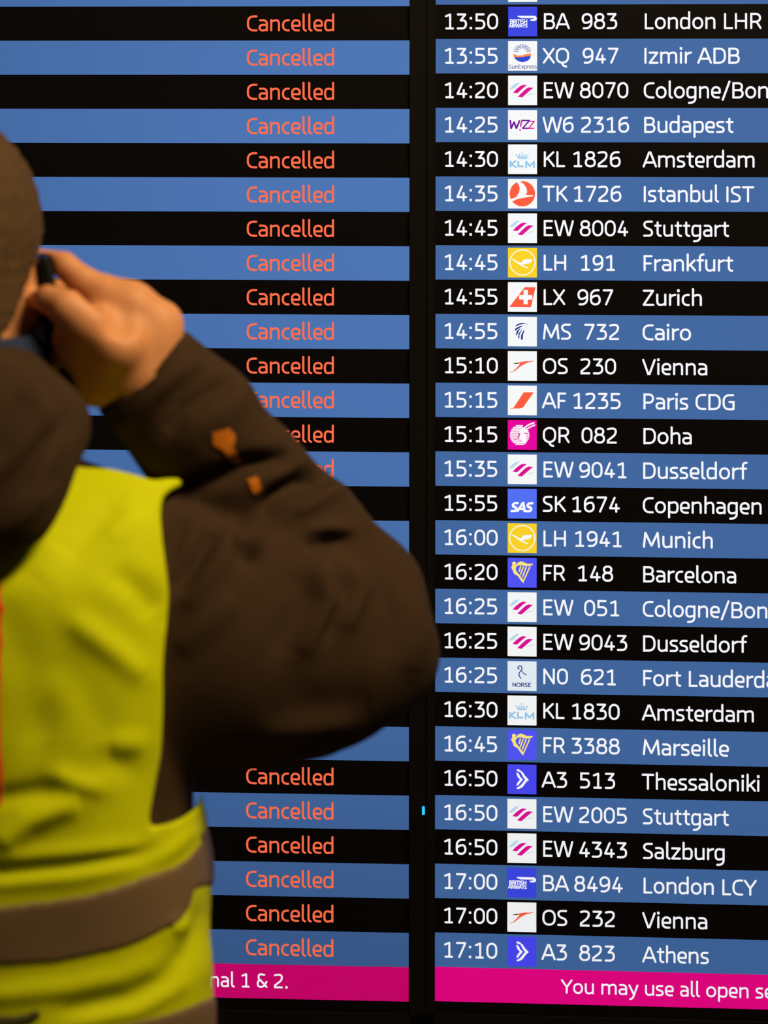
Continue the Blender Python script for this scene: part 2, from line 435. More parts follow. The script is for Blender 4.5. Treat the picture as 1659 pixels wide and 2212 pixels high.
def e_lh():
    e = Emb(); o = (112, 1635)
    e.line(LW, [(328+187*math.cos(a*math.pi/20), 1852+187*math.sin(a*math.pi/20)) for a in range(40)], 15, *o, smooth=False, closed=True)
    e.poly(LW, [(165, 1802), (205, 1806), (300, 1862), (352, 1806), (472, 1802), (455, 1850), (430, 1864), (345, 1880), (330, 1892), (414, 1930), (402, 1942), (320, 1908), (260, 1872)], *o)
    return e
def e_lx():
    e = Emb(); o = (112, 75)
    e.poly(ORR, [(362, 148), (522, 148), (455, 443), (132, 443)], *o)
    e.poly(LW, [(345, 188), (407, 188), (407, 264), (474, 264), (474, 331), (407, 331), (407, 401), (345, 401), (345, 331), (279, 331), (279, 264), (345, 264)], *o)
    return e
def e_ms():
    e = Emb(); o = (112, 588)
    e.poly(NAVY, [(222, 738), (240, 705), (290, 685), (350, 680), (355, 692), (300, 702), (255, 720)], *o)
    for q in ([(208, 802), (225, 762), (300, 722), (340, 720), (290, 748), (240, 785)], [(228, 862), (245, 800), (310, 742), (280, 790), (245, 865)],
              [(262, 905), (272, 835), (335, 755), (312, 800), (285, 850), (282, 912)], [(306, 925), (308, 860), (345, 790), (358, 800), (338, 850), (330, 935)]):
        e.poly(NAVY, q, *o)
    e.line(NAVY, [(350, 688), (385, 692), (418, 702)], 6, *o); e.line(LLB, [(340, 715), (405, 725), (368, 792)], 6, *o)
    return e
def e_os():
    e = Emb(); o = (112, 1100)
    e.poly(ORR, [(285, 1262), (370, 1248), (435, 1250), (500, 1234), (500, 1242), (460, 1257), (380, 1280), (300, 1325), (215, 1397), (180, 1407), (240, 1350), (285, 1300)], *o)
    e.poly(DRD, [(190, 1294), (205, 1276), (285, 1266), (282, 1278), (250, 1290), (215, 1286)], *o); e.line(DRD, [(150, 1415), (182, 1400)], 6, *o)
    return e
def e_af():
    e = Emb(); o = (112, 1615)
    e.poly(ORR, [(348, 1714), (497, 1711), (375, 1888), (345, 1932), (318, 1950), (270, 1956), (190, 1956), (150, 1959), (150, 1953), (195, 1945)], *o)
    return e
def e_qr():
    e = Emb(); o = (115, 60)
    for k in range(12):
        y = 144+k*25; h = math.sqrt(max(0, 152**2-(y-283)**2)); x1 = 290+h
        if k < 3: x1 = min(x1, 345)
        e.line(LW, [(290-h+8, y), (x1-6, y)], 18, *o, flat=True)
    e.poly(LW, [(300, 205), (340, 175), (400, 195), (415, 240), (380, 262), (390, 340), (378, 418), (355, 412), (330, 380), (300, 350), (280, 300), (315, 262), (290, 235)], *o)
    e.line(LW, [(340, 190), (420, 130), (505, 98)], 22, *o); e.line(LW, [(375, 205), (440, 165), (515, 132)], 20, *o)
    e.line(MAG, [(275, 255), (292, 280), (266, 325)], 16, *o); e.line(MAG, [(365, 250), (412, 262)], 14, *o); e.line(MAG, [(215, 345), (312, 362)], 8, *o)
    return e
def e_sas():
    e = Emb(); o = (112, 1080)
    e.text(LW, 'SAS', 150, 470, 1282, 1418, *o, hw=4.4, slant=0.22)
    return e
def e_fr():
    e = Emb(); o = (112, 35)
    e.disc(HARP, 208, 120, 30, *o, n=16)
    e.poly(HARP, [(185, 140), (238, 142), (262, 105), (305, 84), (350, 96), (400, 120), (490, 118), (476, 142), (430, 156), (370, 156), (300, 140), (255, 152), (232, 185), (236, 225), (285, 285), (352, 372), (350, 412), (320, 388), (262, 305), (205, 272), (188, 222), (164, 178)], *o)
    for a, b in (((303, 160), (284, 235)), ((345, 168), (300, 286)), ((388, 170), (332, 318)), ((440, 168), (352, 368))):
        e.line(HARP, [a, b], 20, *o)
    return e
def e_norse():
    e = Emb(); o = (107, 1570)
    e.line(NAVY, [(282, 1682), (262, 1688), (258, 1655), (288, 1638), (322, 1650), (318, 1695), (275, 1748), (278, 1790), (308, 1825)], 14, *o)
    e.line(NAVY, [(312, 1705), (342, 1748), (378, 1766)], 12, *o); e.disc(NAVY, 378, 1766, 10, *o, n=10)
    e.text(NAVY, 'NORSE', 180, 455, 1890, 1950, *o, hw=3.0)
    return e
def e_a3():
    e = Emb(); o = (110, 1038)
    e.poly(LW, [(243, 1112), (270, 1106), (300, 1122), (342, 1155), (370, 1200), (428, 1262), (385, 1302), (335, 1372), (290, 1396), (252, 1404), (246, 1385), (300, 1352), (372, 1262), (335, 1212), (305, 1152), (250, 1134)], *o)
    e.poly(LW, [(240, 1168), (255, 1155), (282, 1180), (302, 1222), (342, 1258), (305, 1300), (272, 1345), (248, 1356), (246, 1335), (262, 1300), (296, 1260), (262, 1225)], *o)
    return e
EMB = dict(BA=(e_ba, BAB, 'blue tile with white lettering and a ribbon'), XQ=(e_sun, WHITE, 'white tile with a blue and orange sun'),
  EW=(e_ew, WHITE, 'white tile with two magenta slashes'), W6=(e_wizz, WHITE, 'white tile with purple and pink italic letters'),
  KL=(e_klm, WHITE, 'white tile with a pale blue crown and letters'), TK=(e_tk, WHITE, 'white tile with a red disc and white bird'),
  LH=(e_lh, YEL, 'yellow tile with a white crane in a ring'), LX=(e_lx, WHITE, 'white tile with a red tail fin and white cross'),
  MS=(e_ms, WHITE, 'white tile with a navy feathered head'), OS=(e_os, WHITE, 'white tile with a thin red arrow bird'),
  AF=(e_af, WHITE, 'white tile with a slanted red stroke'), QR=(e_qr, MAG, 'magenta tile with a white striped antelope disc'),
  SK=(e_sas, SASB, 'bright blue tile with white italic letters'), FR=(e_fr, FRB, 'blue tile with a yellow harp'),
  N0=(e_norse, PALE, 'pale tile with a navy curl and small letters'), A3=(e_a3, A3B, 'blue tile with a white double arrow'))
_emb_mesh = {}
def emblem(scr, code, sx0, sx1, zt, zb):
    fn, bg, lab = EMB[code]
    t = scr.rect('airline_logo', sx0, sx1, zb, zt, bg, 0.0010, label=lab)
    k = (sx1-sx0)/430.0
    if code not in _emb_mesh:
        res = []
        e = fn()
        for n_, (mat, V, Fc) in e.parts.items():
            j = len(res)
            me = mesh('emblem', [(x*k, 0, y*k) for x, y in V], Fc); me.materials.append(mat)
            res.append((me, j))
        _emb_mesh[code] = res
    for me, j in _emb_mesh[code]:
        o = link('emblem', me, None, t)
        o.location = (sx0, -0.0013 - 0.0003*j, zt)

ROWS = [ # time, code letters, number, first digit slot, city, city left, city right, prefix that was measured
 ('13:50', 'BA', '983', 1254.5, 'London LHR', 1392.6, 1644.9, None),
 ('13:55', 'XQ', '947', 1256.7, 'Izmir ADB', 1391.8, 1597.8, None),
 ('14:20', 'EW', '8070', 1251.0, 'Cologne/Bonn', 1390.4, 1633.1, 'Cologne/Bo'),
 ('14:25', 'W6', '2316', 1253.0, 'Budapest', 1391.4, 1584.3, None),
 ('14:30', 'KL', '1826', 1234.8, 'Amsterdam', 1387.9, 1629.6, None),
 ('14:35', 'TK', '1726', 1236.4, 'Istanbul IST', 1390.4, 1628.9, None),
 ('14:45', 'EW', '8004', 1251.0, 'Stuttgart', 1389.2, 1574.6, None),
 ('14:45', 'LH', '191', 1251.5, 'Frankfurt', 1390.0, 1583.5, None),
 ('14:55', 'LX', '967', 1246.0, 'Zurich', 1388.0, 1515.9, None),
 ('14:55', 'MS', '732', 1260.0, 'Cairo', 1387.9, 1492.5, None),
 ('15:10', 'OS', '230', 1252.0, 'Vienna', 1387.0, 1527.6, None),
 ('15:15', 'AF', '1235', 1235.9, 'Paris CDG', 1389.7, 1586.5, None),
 ('15:15', 'QR', '082', 1255.3, 'Doha', 1389.7, 1494.0, None),
 ('15:35', 'EW', '9041', 1250.0, 'Dusseldorf', 1389.2, 1614.6, None),
 ('15:55', 'SK', '1674', 1233.4, 'Copenhagen', 1388.4, 1644.9, None),
 ('16:00', 'LH', '1941', 1239.5, 'Munich', 1388.4, 1539.4, None),
 ('16:20', 'FR', '148', 1246.1, 'Barcelona', 1389.2, 1590.0, None),
 ('16:25', 'EW', '051', 1261.3, 'Cologne/Bonn', 1388.3, 1631.0, 'Cologne/Bo'),
 ('16:25', 'EW', '9043', 1250.3, 'Dusseldorf', 1389.0, 1614.0, None),
 ('16:25', 'N0', '621', 1254.5, 'Fort Lauderdale', 1389.2, 1650.8, 'Fort Lauderd'),
 ('16:30', 'KL', '1830', 1233.4, 'Amsterdam', 1386.4, 1628.1, None),
 ('16:45', 'FR', '3388', 1233.7, 'Marseille', 1388.3, 1574.2, None),
 ('16:50', 'A3', '513', 1251.5, 'Thessaloniki', 1385.9, 1640.3, None),
 ('16:50', 'EW', '2005', 1250.3, 'Stuttgart', 1388.4, 1574.2, None),
 ('16:50', 'EW', '4343', 1250.5, 'Salzburg', 1388.7, 1565.0, None),
 ('17:00', 'BA', '8494', 1240.5, 'London LCY', 1390.0, 1634.3, None),
 ('17:00', 'OS', '232', 1252.0, 'Vienna', 1387.0, 1527.6, None),
 ('17:10', 'A3', '823', 1251.3, 'Athens', 1387.0, 1531.1, None),
]
BASE = 20.4*U
for k, (tm, code, num, nx, city, c0, c1, pre) in enumerate(ROWS):
    zt = (1-k)*PITCH; zb = -k*PITCH; vrow = 50 + 74.3*k          # the first row lies above the reference line
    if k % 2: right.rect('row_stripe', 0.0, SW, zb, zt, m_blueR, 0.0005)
    zbase = zb + BASE
    sh = -0.0009*0                                          # columns are plumb on the board
    for part, slots in ((tm, (957.6, 984.3, 1010.9, 1024.1, 1050.8)),):
        V, Fc = [], []
        for ch, su in zip(part, slots):
            v, f = text_fit(ch, right.s(su), 0, zbase, U, slot=True); o = len(V); V += v; Fc += [tuple(i+o for i in q) for q in f]
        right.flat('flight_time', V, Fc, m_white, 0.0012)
    V, Fc = text_fit(code, right.s(1171.6), 0, zbase, U, slot=True)
    v, f = text_fit(num, right.s(nx), 0, zbase, U, slot=True); o = len(V); V = V+v; Fc = Fc+[tuple(i+o for i in q) for q in f]
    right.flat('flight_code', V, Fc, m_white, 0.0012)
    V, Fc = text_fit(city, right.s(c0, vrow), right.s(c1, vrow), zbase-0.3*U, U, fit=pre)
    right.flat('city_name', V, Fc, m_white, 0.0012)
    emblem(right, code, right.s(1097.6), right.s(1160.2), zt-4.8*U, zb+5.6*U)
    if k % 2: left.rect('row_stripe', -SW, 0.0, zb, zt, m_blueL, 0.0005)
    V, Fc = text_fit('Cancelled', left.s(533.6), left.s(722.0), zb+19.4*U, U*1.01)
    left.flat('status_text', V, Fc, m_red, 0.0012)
# the row above the first one, cut by the top of the frame
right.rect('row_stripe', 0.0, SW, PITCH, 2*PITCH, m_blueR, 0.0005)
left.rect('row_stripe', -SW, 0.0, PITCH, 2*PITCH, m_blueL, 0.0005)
right.rect('airline_logo', right.s(1097.6), right.s(1160.2), PITCH+5.6*U, 2*PITCH-4.8*U, WHITE, 0.0010, label='blank white tile in the topmost row')
zb = -28*PITCH
for scr, s0, s1, mt, txt, a, b, fit, vv, uu in (
        (right, 0.0, SW, m_pinkR, 'You may use all open se', 1211.6, 1648.8, 'You may use all open s', 2140, 1400),
        (left, -SW, 0.0, m_pinkL, 'Terminal 1 & 2.', 454.1, 621.4, 'nal 1 & 2.', 2130, 560)):
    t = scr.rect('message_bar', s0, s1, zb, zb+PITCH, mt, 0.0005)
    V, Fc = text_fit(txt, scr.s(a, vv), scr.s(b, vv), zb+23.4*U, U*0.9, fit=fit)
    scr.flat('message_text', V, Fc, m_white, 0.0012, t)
m_led = glow('blue_led', (40, 190, 255), 0.5, 1.3)
x, z = left.loc(915.4, 1737.5)
box('indicator_light', x-.0017, x+.0017, -.0215, -.0175, z-.0048, z+.0048, m_led, left.root, 0.0006, label='small bright blue status light')

# ------------------------------------------------------------------ person: distance fields turned into meshes
class Field:
    def __init__(s, lo, hi, h):
        s.lo = np.array(lo, dtype=np.float64); s.h = h
        s.n = np.ceil((np.array(hi)-s.lo)/h).astype(int)+1
        s.a = np.full(s.n, 0.06, dtype=np.float32)
    def sl(s, lo, hi, m):
        i0 = np.maximum(0, np.floor((np.array(lo)-m-s.lo)/s.h).astype(int)); i1 = np.minimum(s.n, np.ceil((np.array(hi)+m-s.lo)/s.h).astype(int)+1)
        if np.any(i1 <= i0): return None
        S = tuple(slice(a, b) for a, b in zip(i0, i1))
        g = [(s.lo[d]+s.h*np.arange(i0[d], i1[d])).astype(np.float32) for d in range(3)]
        return S, g[0][:, None, None], g[1][None, :, None], g[2][None, None, :]
    def merge(s, S, d, k, sub=False):
        A = s.a[S]
        if sub: d = -d; h = np.maximum(k-np.abs(A-d), 0)/k; s.a[S] = np.maximum(A, d)+h*h*k*.25
        else: h = np.maximum(k-np.abs(A-d), 0)/k; s.a[S] = np.minimum(A, d)-h*h*k*.25
    def cap(s, p0, p1, r0, r1, k=0.01, q=1.0, sub=False):
        p0, p1 = np.array(p0), np.array(p1); r = max(r0, r1)
        S = s.sl(np.minimum(p0, p1)-r, np.maximum(p0, p1)+r, 0.055 if not sub else .01)
        if S is None: return
        S, X, Y, Z = S
        d = p1-p0; d[1] /= q; L2 = max(1e-9, float(d@d))
        x, y, z = X-p0[0], (Y-p0[1])/q, Z-p0[2]
        t = np.clip((x*d[0]+y*d[1]+z*d[2])/L2, 0, 1)
        dist = np.sqrt((x-t*d[0])**2+(y-t*d[1])**2+(z-t*d[2])**2) - (r0+(r1-r0)*t)
        s.merge(S, dist.astype(np.float32), k, sub)
    def chain(s, pts, k=0.01, q=1.0):
        for a, b in zip(pts[:-1], pts[1:]): s.cap(a[0], b[0], a[1], b[1], k, q)
    def ell(s, c, r, k=0.01, rot=None, sub=False):
        c = np.array(c); r = np.array(r); m = r.max()
        S = s.sl(c-m, c+m, 0.05 if not sub else .01)
        if S is None: return
        S, X, Y, Z = S
        x, y, z = X-c[0], Y-c[1], Z-c[2]
        if rot is not None:
            R = np.array(rot.transposed())
            x, y, z = (R[0, 0]*x+R[0, 1]*y+R[0, 2]*z, R[1, 0]*x+R[1, 1]*y+R[1, 2]*z, R[2, 0]*x+R[2, 1]*y+R[2, 2]*z)
        k0 = np.sqrt((x/r[0])**2+(y/r[1])**2+(z/r[2])**2); k1 = np.sqrt((x/r[0]**2)**2+(y/r[1]**2)**2+(z/r[2]**2)**2)+1e-9
        s.merge(S, (k0*(k0-1)/k1).astype(np.float32), k, sub)
    def loft(s, prof, k=0.01, grow=0.0, n=2.5):
        """prof: rows z, cx, cy, a, b (rising z)"""
        pr = np.array(prof); z = (s.lo[2]+s.h*np.arange(s.n[2]))
        cx, cy, a, b = [np.interp(z, pr[:, 0], pr[:, i]).astype(np.float32) for i in (1, 2, 3, 4)]
        w = int(.018/s.h); kern = np.hanning(2*w+3)[1:-1]; kern /= kern.sum()
        sm = lambda q: np.convolve(np.pad(q, w, mode='edge'), kern, mode='valid').astype(np.float32)
        a = sm(a)+grow; b = sm(b)+grow
        X = (s.lo[0]+s.h*np.arange(s.n[0])).astype(np.float32)[:, None, None]; Y = (s.lo[1]+s.h*np.arange(s.n[1])).astype(np.float32)[None, :, None]
        rho = (np.abs((X-cx)/a)**n+np.abs((Y-cy)/b)**n)**(1/n)
        d = (rho-1)*np.minimum(a, b)
        zz = z.astype(np.float32); d = np.maximum(d, np.maximum(zz-(pr[-1, 0]+grow), pr[0, 0]-zz))
        s.merge((slice(None),)*3, np.minimum(d, .06).astype(np.float32), k)
    def cut(s, fn, keep=True):
        """keep only where fn(X,Y,Z) < 0"""
        g = [(s.lo[d]+s.h*np.arange(s.n[d])).astype(np.float32) for d in range(3)]
        d = fn(g[0][:, None, None], g[1][None, :, None], g[2][None, None, :])
        s.a = np.maximum(s.a, (d if keep else -d)).astype(np.float32)
    def mesh(s, name, origin, mat, parent, disp=None, smooth=2, **props):
        g = openvdb.FloatGrid(); g.background = 0.06
        a = np.clip(s.a, -0.06, 0.06); a[0] = a[-1] = .06; a[:, 0] = a[:, -1] = .06; a[:, :, 0] = a[:, :, -1] = .06
        g.copyFromArray(np.ascontiguousarray(a), tolerance=0.0)
        pts, quads = g.convertToQuads(0.0)
        pts = pts*s.h + s.lo
        me = bpy.data.meshes.new(name)
        q = np.ascontiguousarray(quads).astype(np.int32)
        def fill(P_):
            me.clear_geometry()
            me.vertices.add(len(P_)); me.vertices.foreach_set('co', P_.astype(np.float32).ravel())
            me.loops.add(q.size); me.loops.foreach_set('vertex_index', q.ravel())
            me.polygons.add(len(q)); me.polygons.foreach_set('loop_start', np.arange(0, q.size, 4, dtype=np.int32))
            me.polygons.foreach_set('loop_total', np.full(len(q), 4, dtype=np.int32))
            me.update(calc_edges=True)
        for _ in range(smooth):
            acc = np.zeros_like(pts); cnt = np.zeros(len(pts))
            for i in range(4):
                for j in (1, 3):
                    np.add.at(acc, q[:, i], pts[q[:, (i+j) % 4]]); np.add.at(cnt, q[:, i], 1)
            pts = pts*.5 + acc/np.maximum(cnt, 1)[:, None]*.5
        if disp is not None:
            fill(pts)
            nr = np.empty(len(pts)*3, dtype=np.float32); me.vertex_normals.foreach_get('vector', nr); nr = nr.reshape(-1, 3)
            pts = pts + nr*disp(pts, nr)[:, None]
        fill(pts-np.array(origin))
        me.polygons.foreach_set('use_smooth', np.ones(len(q), dtype=bool))
        me.materials.append(mat)
        return link(name, me, None, parent, **props)

def pix(pts):
    x = pts[:, 0]/pts[:, 1]*F; y = (CAMZ-pts[:, 2])/pts[:, 1]*F
    return x+CX-ROLL*y, y+VH+ROLL*x
def folds(lst, gain=1.0, soft=1.0, wob=0.0):
    """creases and ridges of the cloth: each a line on the garment's back with a width and a height in metres"""
    def f(pts, nr):
        u, v = pix(pts); d = np.zeros(len(pts))
        fac = np.clip(-nr[:, 1]*1.6+.5, 0, 1)
        for path, w, amp in lst:
            best = np.full(len(pts), 1e9); par = np.zeros(len(pts)); run = 0.0
            tot = sum(math.hypot(b_[0]-a_[0], b_[1]-a_[1]) for a_, b_ in zip(path[:-1], path[1:]))
            for (x0, y0), (x1, y1) in zip(path[:-1], path[1:]):
                dx, dy = x1-x0, y1-y0; L2 = dx*dx+dy*dy+1e-6
                t = np.clip(((u-x0)*dx+(v-y0)*dy)/L2, 0, 1)
                q = (u-x0-t*dx)**2+(v-y0-t*dy)**2
                par = np.where(q < best, (run+t*math.sqrt(L2))/tot, par); best = np.minimum(best, q); run += math.sqrt(L2)
            taper = .30+.70*np.sqrt(np.clip(4*par*(1-par), 0, 1))
            if path[0][0] <= 20: taper = np.where(par < .5, 1.0, taper)
            d += gain*amp*np.exp(-best/(w*w*soft*soft))*fac*taper
        if wob:
            d += wob*(np.sin(pts[:, 0]*41+pts[:, 2]*23)+np.sin(pts[:, 2]*57-pts[:, 0]*19+pts[:, 1]*30)+np.sin(pts[:, 1]*47+pts[:, 2]*31))
        return d
    return f
def polydist(poly):
    """signed distance (metres, negative inside) to an outline drawn on the back view"""
    P_ = np.array(poly, dtype=np.float32)
    def fn(X, Y, Z):
        x = X/Y*F; y = (CAMZ-Z)/Y*F
        u = x+CX-ROLL*y; v = y+VH+ROLL*x
        best = np.full(np.broadcast(X, Y, Z).shape, 1e9, dtype=np.float32); ins = np.zeros(best.shape, dtype=bool)
        for (x0, y0), (x1, y1) in zip(P_, np.roll(P_, -1, 0)):
            dx, dy = x1-x0, y1-y0
            t = np.clip(((u-x0)*dx+(v-y0)*dy)/(dx*dx+dy*dy+1e-6), 0, 1)
            np.minimum(best, (u-x0-t*dx)**2+(v-y0-t*dy)**2, out=best)
            c = (y0 > v) != (y1 > v)
            if dy != 0: ins ^= c & (u < (dx*(v-y0)/dy+x0))
        d = np.sqrt(best)
        return np.where(ins, -d, d)/F*Y
    return fn

TX, TY = W(-60, 1400, 1.5).x, 1.49                  # axis of the trunk
person = empty('person', (TX, TY, 0), label='person in a yellow high visibility vest and brown jacket holding a phone to the ear', category='person')
O = (TX, TY, 0)
m_skin = surf('skin', (0.60, 0.27, 0.12), 0.55, 0.35, 0.10, 60, sub=0.25)
m_hair = surf('short_brown_hair', (0.085, 0.050, 0.024), 0.9, 0.15, 0.35, 140, bump=0.8, bscale=420)
m_jack = surf('brown_jacket_cloth', (0.041, 0.0235, 0.0125), 0.92, 0.12, 0.12, 90, bump=0.25, bscale=500)
m_vest = surf('fluorescent_yellow_cloth', (0.54, 0.62, 0.0), 0.75, 0.12, 0.05, 60, bump=0.15, bscale=600)
m_band = surf('grey_brown_reflective_tape', (0.17, 0.115, 0.062), 0.55, 0.2, 0.08, 200, bump=0.1, bscale=700)
m_red2 = surf('red_print', (0.62, 0.02, 0.01), 0.7)
m_org = surf('orange_print', (0.52, 0.16, 0.01), 0.8, 0.1)
m_dkp = surf('dark_green_print', (0.05, 0.05, 0.008), 0.8)
m_coll = surf('dark_blue_collar_cloth', (0.013, 0.028, 0.075), 0.9)
m_trou = surf('dark_trousers_cloth', (0.02, 0.018, 0.018), 0.9)
m_shoe = surf('black_shoe_leather', (0.015, 0.014, 0.013), 0.4)
m_sole = surf('shoe_sole_rubber', (0.05, 0.05, 0.05), 0.8)

HC = W(-115, 515, 1.50)
zs = lambda v: CAMZ-(v-VH)/F*1.5
# the phone's place, so that the hand and ear close on it without entering it
pc = W(107, 690, 1.512); up = (W(88, 560, 1.512)-W(138, 805, 1.505)).normalized()
yv = Vector((-.42, 1, 0)); yv = (yv-up*yv.dot(up)).normalized(); xv = up.cross(yv).normalized()*-1
PM = Matrix(((xv.x, yv.x, up.x, pc.x), (xv.y, yv.y, up.y, pc.y), (xv.z, yv.z, up.z, pc.z), (0, 0, 0, 1)))
# --- the body: one continuous surface
b = Field((TX-.36, 1.26, 0.0), (TX+.46, 1.78, HC.z+.13), 0.0035)
b.ell(HC+Vector((0, -.012, .002)), (.074, .090, .092), .01)
b.ell(HC+Vector((0, .030, -.066)), (.064, .064, .075), .03)
b.ell(HC+Vector((0, .060, -.110)), (.034, .036, .022), .02)                                  # chin
b.cap(HC+Vector((0, .096, -.010)), HC+Vector((0, .118, -.052)), .007, .012, .01)              # nose
b.cap(HC+Vector((-.022, .094, -.080)), HC+Vector((.022, .094, -.080)), .006, .006, .006)      # lips
for sx in (-1, 1):
    b.cap(HC+Vector((sx*.012, .083, .012)), HC+Vector((sx*.045, .070, .013)), .008, .006, .02)  # brow
    b.ell(HC+Vector((sx*.030, .077, -.008)), (.014, .010, .009), .008)                        # eye
    ear = HC+Vector((sx*.070, .002, -.042)); b.ell(ear, (.009, .018, .034), .006); b.ell(ear+Vector((sx*.008, .004, .002)), (.005, .009, .016), .004, sub=True)
b.cap(HC+Vector((0, -.008, -.060)), W(-100, 985, 1.475), .058, .064, .02)
torso = [(0.86, TX, TY, .165, .105), (0.95, TX, TY, .165, .105), (1.08, TX, TY, .145, .095), (1.25, TX, TY, .155, .105), (1.36, TX, TY, .160, .105),
         (1.44, TX, TY, .135, .085), (1.475, TX, TY, .09, .06)]
b.loft(torso, .02)
# right arm and hand
wr = W(322, 812, 1.505); el = W(805, 1405, 1.575); sh = W(290, 1240, 1.495)
b.cap(sh, el, .036, .030, .02); b.cap(el, wr, .030, .027, .02)
hand = []
def HP(u, v, Y, r): return (W(u, v, Y), r/1000.0)
b.chain([HP(322, 812, 1.505, 30), HP(262, 745, 1.505, 34), HP(228, 705, 1.508, 32)], .012)          # palm
b.chain([HP(335, 742, 1.50, 21), HP(285, 672, 1.498, 18), HP(226, 634, 1.497, 15)], .010)            # index metacarpal
b.chain([HP(226, 634, 1.497, 13.5), HP(176, 606, 1.497, 11.5), HP(139, 573, 1.50, 10.2), HP(106, 566, 1.505, 9), HP(88, 578, 1.51, 8)], .006)
b.cap(*[HP(350, 695, 1.505, 0)[0]]*2, .017, .017, .014)                                               # knuckle ridge
b.cap(*[HP(283, 655, 1.50, 0)[0]]*2, .017, .017, .012)
b.chain([HP(248, 742, 1.475, 26), HP(190, 700, 1.462, 17.5), HP(146, 665, 1.458, 13.5), HP(110, 646, 1.468, 10.8), HP(90, 646, 1.478, 9)], .008)   # thumb
b.chain([HP(235, 680, 1.53, 15), HP(170, 640, 1.545, 11), HP(120, 628, 1.55, 9), HP(96, 640, 1.545, 8)], .005)   # middle finger
b.chain([HP(225, 720, 1.54, 15), HP(165, 692, 1.56, 10), HP(118, 690, 1.56, 9), HP(98, 700, 1.552, 8)], .005)    # ring finger
b.chain([HP(225, 805, 1.52, 22), HP(178, 812, 1.515, 17), HP(138, 808, 1.50, 12.5), HP(112, 796, 1.49, 10)], .007)  # little finger and heel of the hand
b.chain([HP(262, 800, 1.50, 30), HP(215, 812, 1.50, 22), HP(180, 770, 1.49, 18), HP(150, 735, 1.475, 14)], .014)
b.cap(*[HP(262, 692, 1.460, 0)[0]]*2, .009, .009, .016, sub=True)
b.cap(W(140, 622, 1.474), W(200, 672, 1.462), .007, .005, .010, sub=True)                                     # hollow between the tendons
# left arm hangs down, out of the frame
lsh = Vector((TX-.18, TY, 1.42)); lel = Vector((TX-.245, TY-.01, 1.13)); lwr = Vector((TX-.25, TY+.04, .88))
b.cap(lsh, lel, .048, .038, .02); b.cap(lel, lwr, .038, .026, .02)
b.cap(lwr, lwr+Vector((0, .015, -.075)), .026, .034, .01, .6)
for i, (dy, ln) in enumerate(((-.030, .060), (-.010, .075), (.011, .080), (.032, .070))):
    p = lwr+Vector((0, .015+dy, -.095)); b.chain([(p, .0095), (p+Vector((.006, .004, -ln*.55)), .0088), (p+Vector((.016, .006, -ln)), .0075)], .003)
p = lwr+Vector((.0, .045, -.045)); b.chain([(p, .013), (p+Vector((.012, .028, -.035)), .0105), (p+Vector((.020, .034, -.062)), .009)], .006)
for sx in (-1, 1):
    hip = Vector((TX+sx*.085, TY, .90)); kn = Vector((TX+sx*.095, TY+.01, .49)); an = Vector((TX+sx*.10, TY-.01, .09))
    b.chain([(hip, .085), (kn, .047), (kn+Vector((0, -.005, -.14)), .044), (an, .036), (an+Vector((0, 0, -.045)), .036)], .03)
    b.cap(an+Vector((0, -.02, -.055)), an+Vector((0, .15, -.062)), .028, .022, .02)
def phone_room(X, Y, Z):
    x, y, z = X-pc.x, Y-pc.y, Z-pc.z
    q = [np.abs(a_.x*x+a_.y*y+a_.z*z)-e_ for a_, e_ in ((xv, .0062), (yv, .0345), (up, .0525))]
    return np.maximum(np.maximum(q[0], q[1]), q[2])
b.cut(phone_room, keep=False)
b.mesh('body', O, m_skin, person, smooth=2)

# --- hair
hr = Field(HC-Vector((.12, .15, .15)), HC+Vector((.12, .15, .13)), 0.0025)
hr.ell(HC+Vector((0, -.014, .006)), (.0785, .098, .097), .01)
hr.ell(HC+Vector((0, -.045, -.056)), (.067, .058, .066), .02)
def hairline(X, Y, Z):
    y = Y-HC.y; z = Z-HC.z
    face = (y-.035)*.75-(z-.045)*.66                # forehead and temples stay free
    nape = -z-.098+0*y
    ear_ = np.maximum(np.maximum(.030-np.sqrt((y-.008)**2+(z+.032)**2), 0), 0)*0
    side = np.minimum((-(z+.012)), y+.008)          # clears the ear
    return np.maximum(np.maximum(face, nape), side)+0*X
hr.cut(hairline)
hair_noise = lambda p, n: .0012*np.sin(p[:, 0]*700+np.sin(p[:, 2]*500)*2)*np.sin(p[:, 2]*620+p[:, 1]*300)
hr.mesh('hair', O, m_hair, person, disp=hair_noise, smooth=1, label='short brown hair')

# --- collar
c = Field(HC+Vector((-.12, -.14, -.18)), HC+Vector((.12, .10, -.03)), 0.003)
c.ell(W(-100, 765, 1.485), (.078, .078, .036), .01); c.ell(W(-105, 720, 1.487), (.064, .064, .040), .01, sub=True)
c.mesh('collar', O, m_coll, person, label='dark blue collar')

# --- jacket
j = Field((TX-.36, 1.28, .93), (TX+.50, 1.72, 1.62), 0.0035)
jt = [(0.955, TX, TY, .185, .120), (1.10, TX, TY, .175, .112), (1.25, TX, TY, .180, .118), (1.36, TX, TY, .180, .118),
      (1.42, TX, TY, .158, .105), (1.455, TX, TY, .125, .085), (1.478, TX, TY, .085, .062)]
j.loft(jt, .02)
j.cap(W(60, 1030, 1.50), W(285, 1160, 1.49), .032, .040, .03)
j.cap(W(-180, 1010, 1.50), lsh, .035, .052, .03)
j.chain([(lsh, .062), (lel, .055), (lwr+Vector((0, 0, .02)), .043)], .02)
